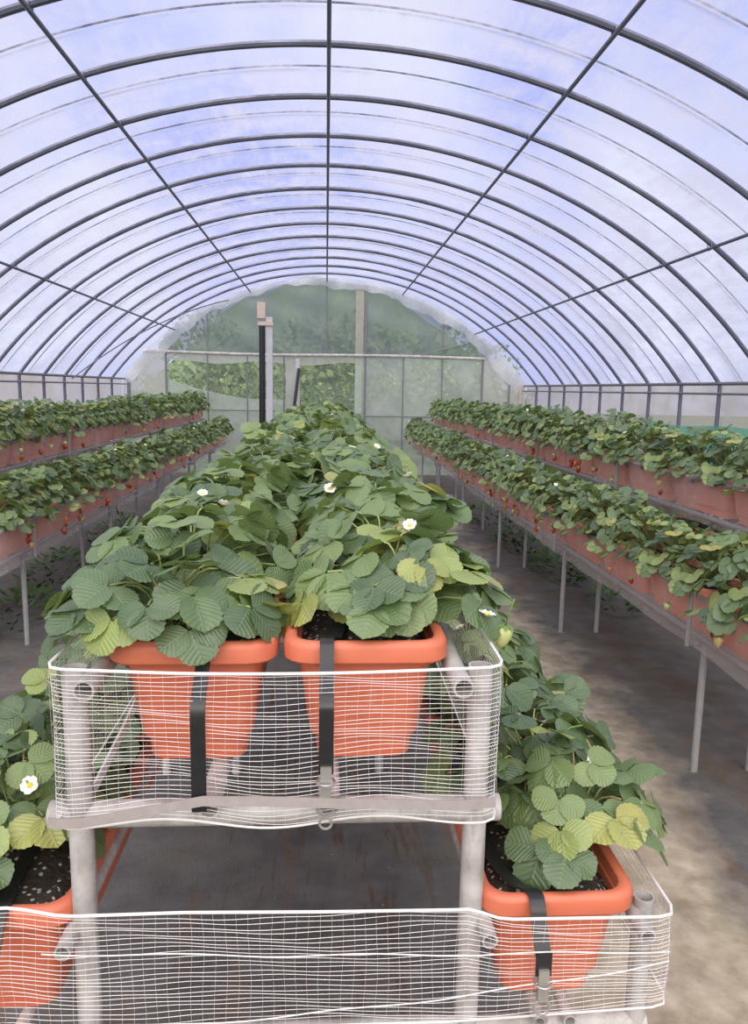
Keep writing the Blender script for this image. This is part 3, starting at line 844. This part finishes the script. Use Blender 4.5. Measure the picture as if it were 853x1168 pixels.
# ------------------------------------------------------------------ weeds under the racks
r = np.random.default_rng(5); b = MB()
for cx, cy, rad, n in ((2.1, 6.6, .36, 240), (2.05, 7.9, .4, 240), (2.2, 5.5, .22, 90), (-2.15, 5.3, .35, 160), (-2.3, 6.6, .4, 200), (2.1, 9.5, .5, 200), (-2.2, 8.3, .5, 200)):
    for _ in range(n):
        a, q = r.uniform(0, 6.28), math.sqrt(r.random()); p = np.array([cx + rad * .6 * q * math.cos(a), cy + rad * 1.6 * q * math.sin(a), r.uniform(.02, .22) * (1.1 - q)])
        L = r.uniform(.05, .10); dr = unit(np.array([math.cos(a + r.uniform(-1, 1)), math.sin(a + r.uniform(-1, 1)), r.uniform(-.1, .9)])); sd = unit(np.cross(dr, [0, 0, 1.])) * L * .25
        b.add([p, p + dr * L * .5 + sd, p + dr * L, p + dr * L * .5 - sd], [(0, 1, 2, 3)])
w = put('weeds', b, M['weed'], at=(0, 7, 0)); w['kind'] = 'stuff'; tag(w, 'low green weeds growing on the floor under the side racks', 'weeds')

# ------------------------------------------------------------------ trees beyond the end wall
def crown_mesh(seed, n=2600):
    r = np.random.default_rng(seed); b = MB()
    blobs = [(r.uniform(-.7, .7), r.uniform(-.5, .5), r.uniform(.25, 1.0), r.uniform(.35, .6)) for _ in range(9)]
    for _ in range(n):
        x, y, z, q = blobs[r.integers(9)]; v = unit(r.normal(size=3)) * q * r.uniform(.75, 1.05); p = np.array([x, y, z]) + v
        L = r.uniform(.07, .14); dr = unit(r.normal(size=3) + np.array([0, 0, -.3])); sd = unit(np.cross(dr, r.normal(size=3))) * L * .28
        b.add([p, p + dr * L * .5 + sd, p + dr * L, p + dr * L * .5 - sd], [(0, 1, 2, 3)], tint=float(np.clip(r.beta(2, 2.5), 0, 1)))
    me = b.mesh('tree_crown'); me.materials.append(M['tree']); return me
CR = [crown_mesh(60 + i) for i in range(3)]
tr_ = [(-4.2, 18.2, .95), (-3.2, 16.9, .95), (-1.4, 16.6, 1.0), (-2.5, 20.6, 1.75), (.4, 16.4, .95), (.4, 21.4, 2.0), (2.2, 17.0, 1.0), (3.1, 20.6, 1.65), (4.3, 18.4, .95)]
names = ['tall leafy tree outside, beyond the far left corner', 'low bush outside, seen through the left opening of the end wall', 'bright leafy bush outside, beside the tall pale post', 'tall tree outside, behind the upper left film of the end wall',
         'bright leafy bush outside the doorway in the end wall', 'tall tree outside, behind the middle of the upper end film', 'leafy bush outside behind the pale right film', 'tall tree outside, behind the upper right film of the end wall', 'leafy tree outside, beyond the far right corner']
for i, ((x, y, sc), nm) in enumerate(zip(tr_, names)):
    t = tag(empty('tree', (x, y, -.03)), nm, 'tree', 'trees beyond the end wall')
    c = child('crown', CR[i % 3], t, loc=(0, 0, sc * .45), rot=(0, 0, i * 1.3), scale=sc)
    b = MB(); b.tube([(x, y, -.03), (x + .05, y, sc * .6), (x - .03, y, sc * 1.3)], [.06 * sc, .045 * sc, .02 * sc], 8); put('trunk', b, M['bark'], t)
b = MB(); xs = np.linspace(-9, 9, 30); ys = np.linspace(22.5, 34, 14)
b.grid(np.array([[(x, y, -.1 + max(0, 5.3 * (1 - (x / 7.0) ** 2)) * math.exp(-((y - 27) / 3.5) ** 4) + .12 * math.sin(x * 2.5) * math.sin(y * .9)) for y in ys] for x in xs])); struct(put('hill', b, M['hill']))

# ------------------------------------------------------------------ light
wd = bpy.data.worlds.new('overcast_sky'); S.world = wd; wd.use_nodes = True
nt = wd.node_tree; nt.nodes.clear()
out = nt.nodes.new('ShaderNodeOutputWorld'); bg = nt.nodes.new('ShaderNodeBackground')
tc = nt.nodes.new('ShaderNodeTexCoord'); no = nt.nodes.new('ShaderNodeTexNoise'); cr = nt.nodes.new('ShaderNodeValToRGB')
no.inputs['Scale'].default_value = 3.2; no.inputs['Detail'].default_value = 5
nt.links.new(tc.outputs['Generated'], no.inputs['Vector']); nt.links.new(no.outputs['Fac'], cr.inputs[0])
cr.color_ramp.elements[0].position = .36; cr.color_ramp.elements[0].color = (.50, .56, .98, 1)
cr.color_ramp.elements[1].position = .62; cr.color_ramp.elements[1].color = (.92, .93, 1.06, 1)
nt.links.new(cr.outputs[0], bg.inputs[0]); bg.inputs[1].default_value = .76
nt.links.new(bg.outputs[0], out.inputs[0])
sun = bpy.data.lights.new('sun', 'SUN'); so = bpy.data.objects.new('sun', sun); COL.objects.link(so)
sun.energy = 4.9; sun.angle = math.radians(85); sun.color = (1.0, .90, .74)
so.rotation_euler = (math.radians(38), math.radians(-6), 0)

S.view_settings.view_transform = 'Standard'; S.view_settings.look = 'None'
S.view_settings.gamma = 1.0; S.view_settings.use_curve_mapping = False
S.view_settings.exposure = 0.38
S.cycles.use_denoising = True
S.cycles.max_bounces = 10; S.cycles.transparent_max_bounces = 16; S.cycles.transmission_bounces = 8; S.cycles.diffuse_bounces = 5
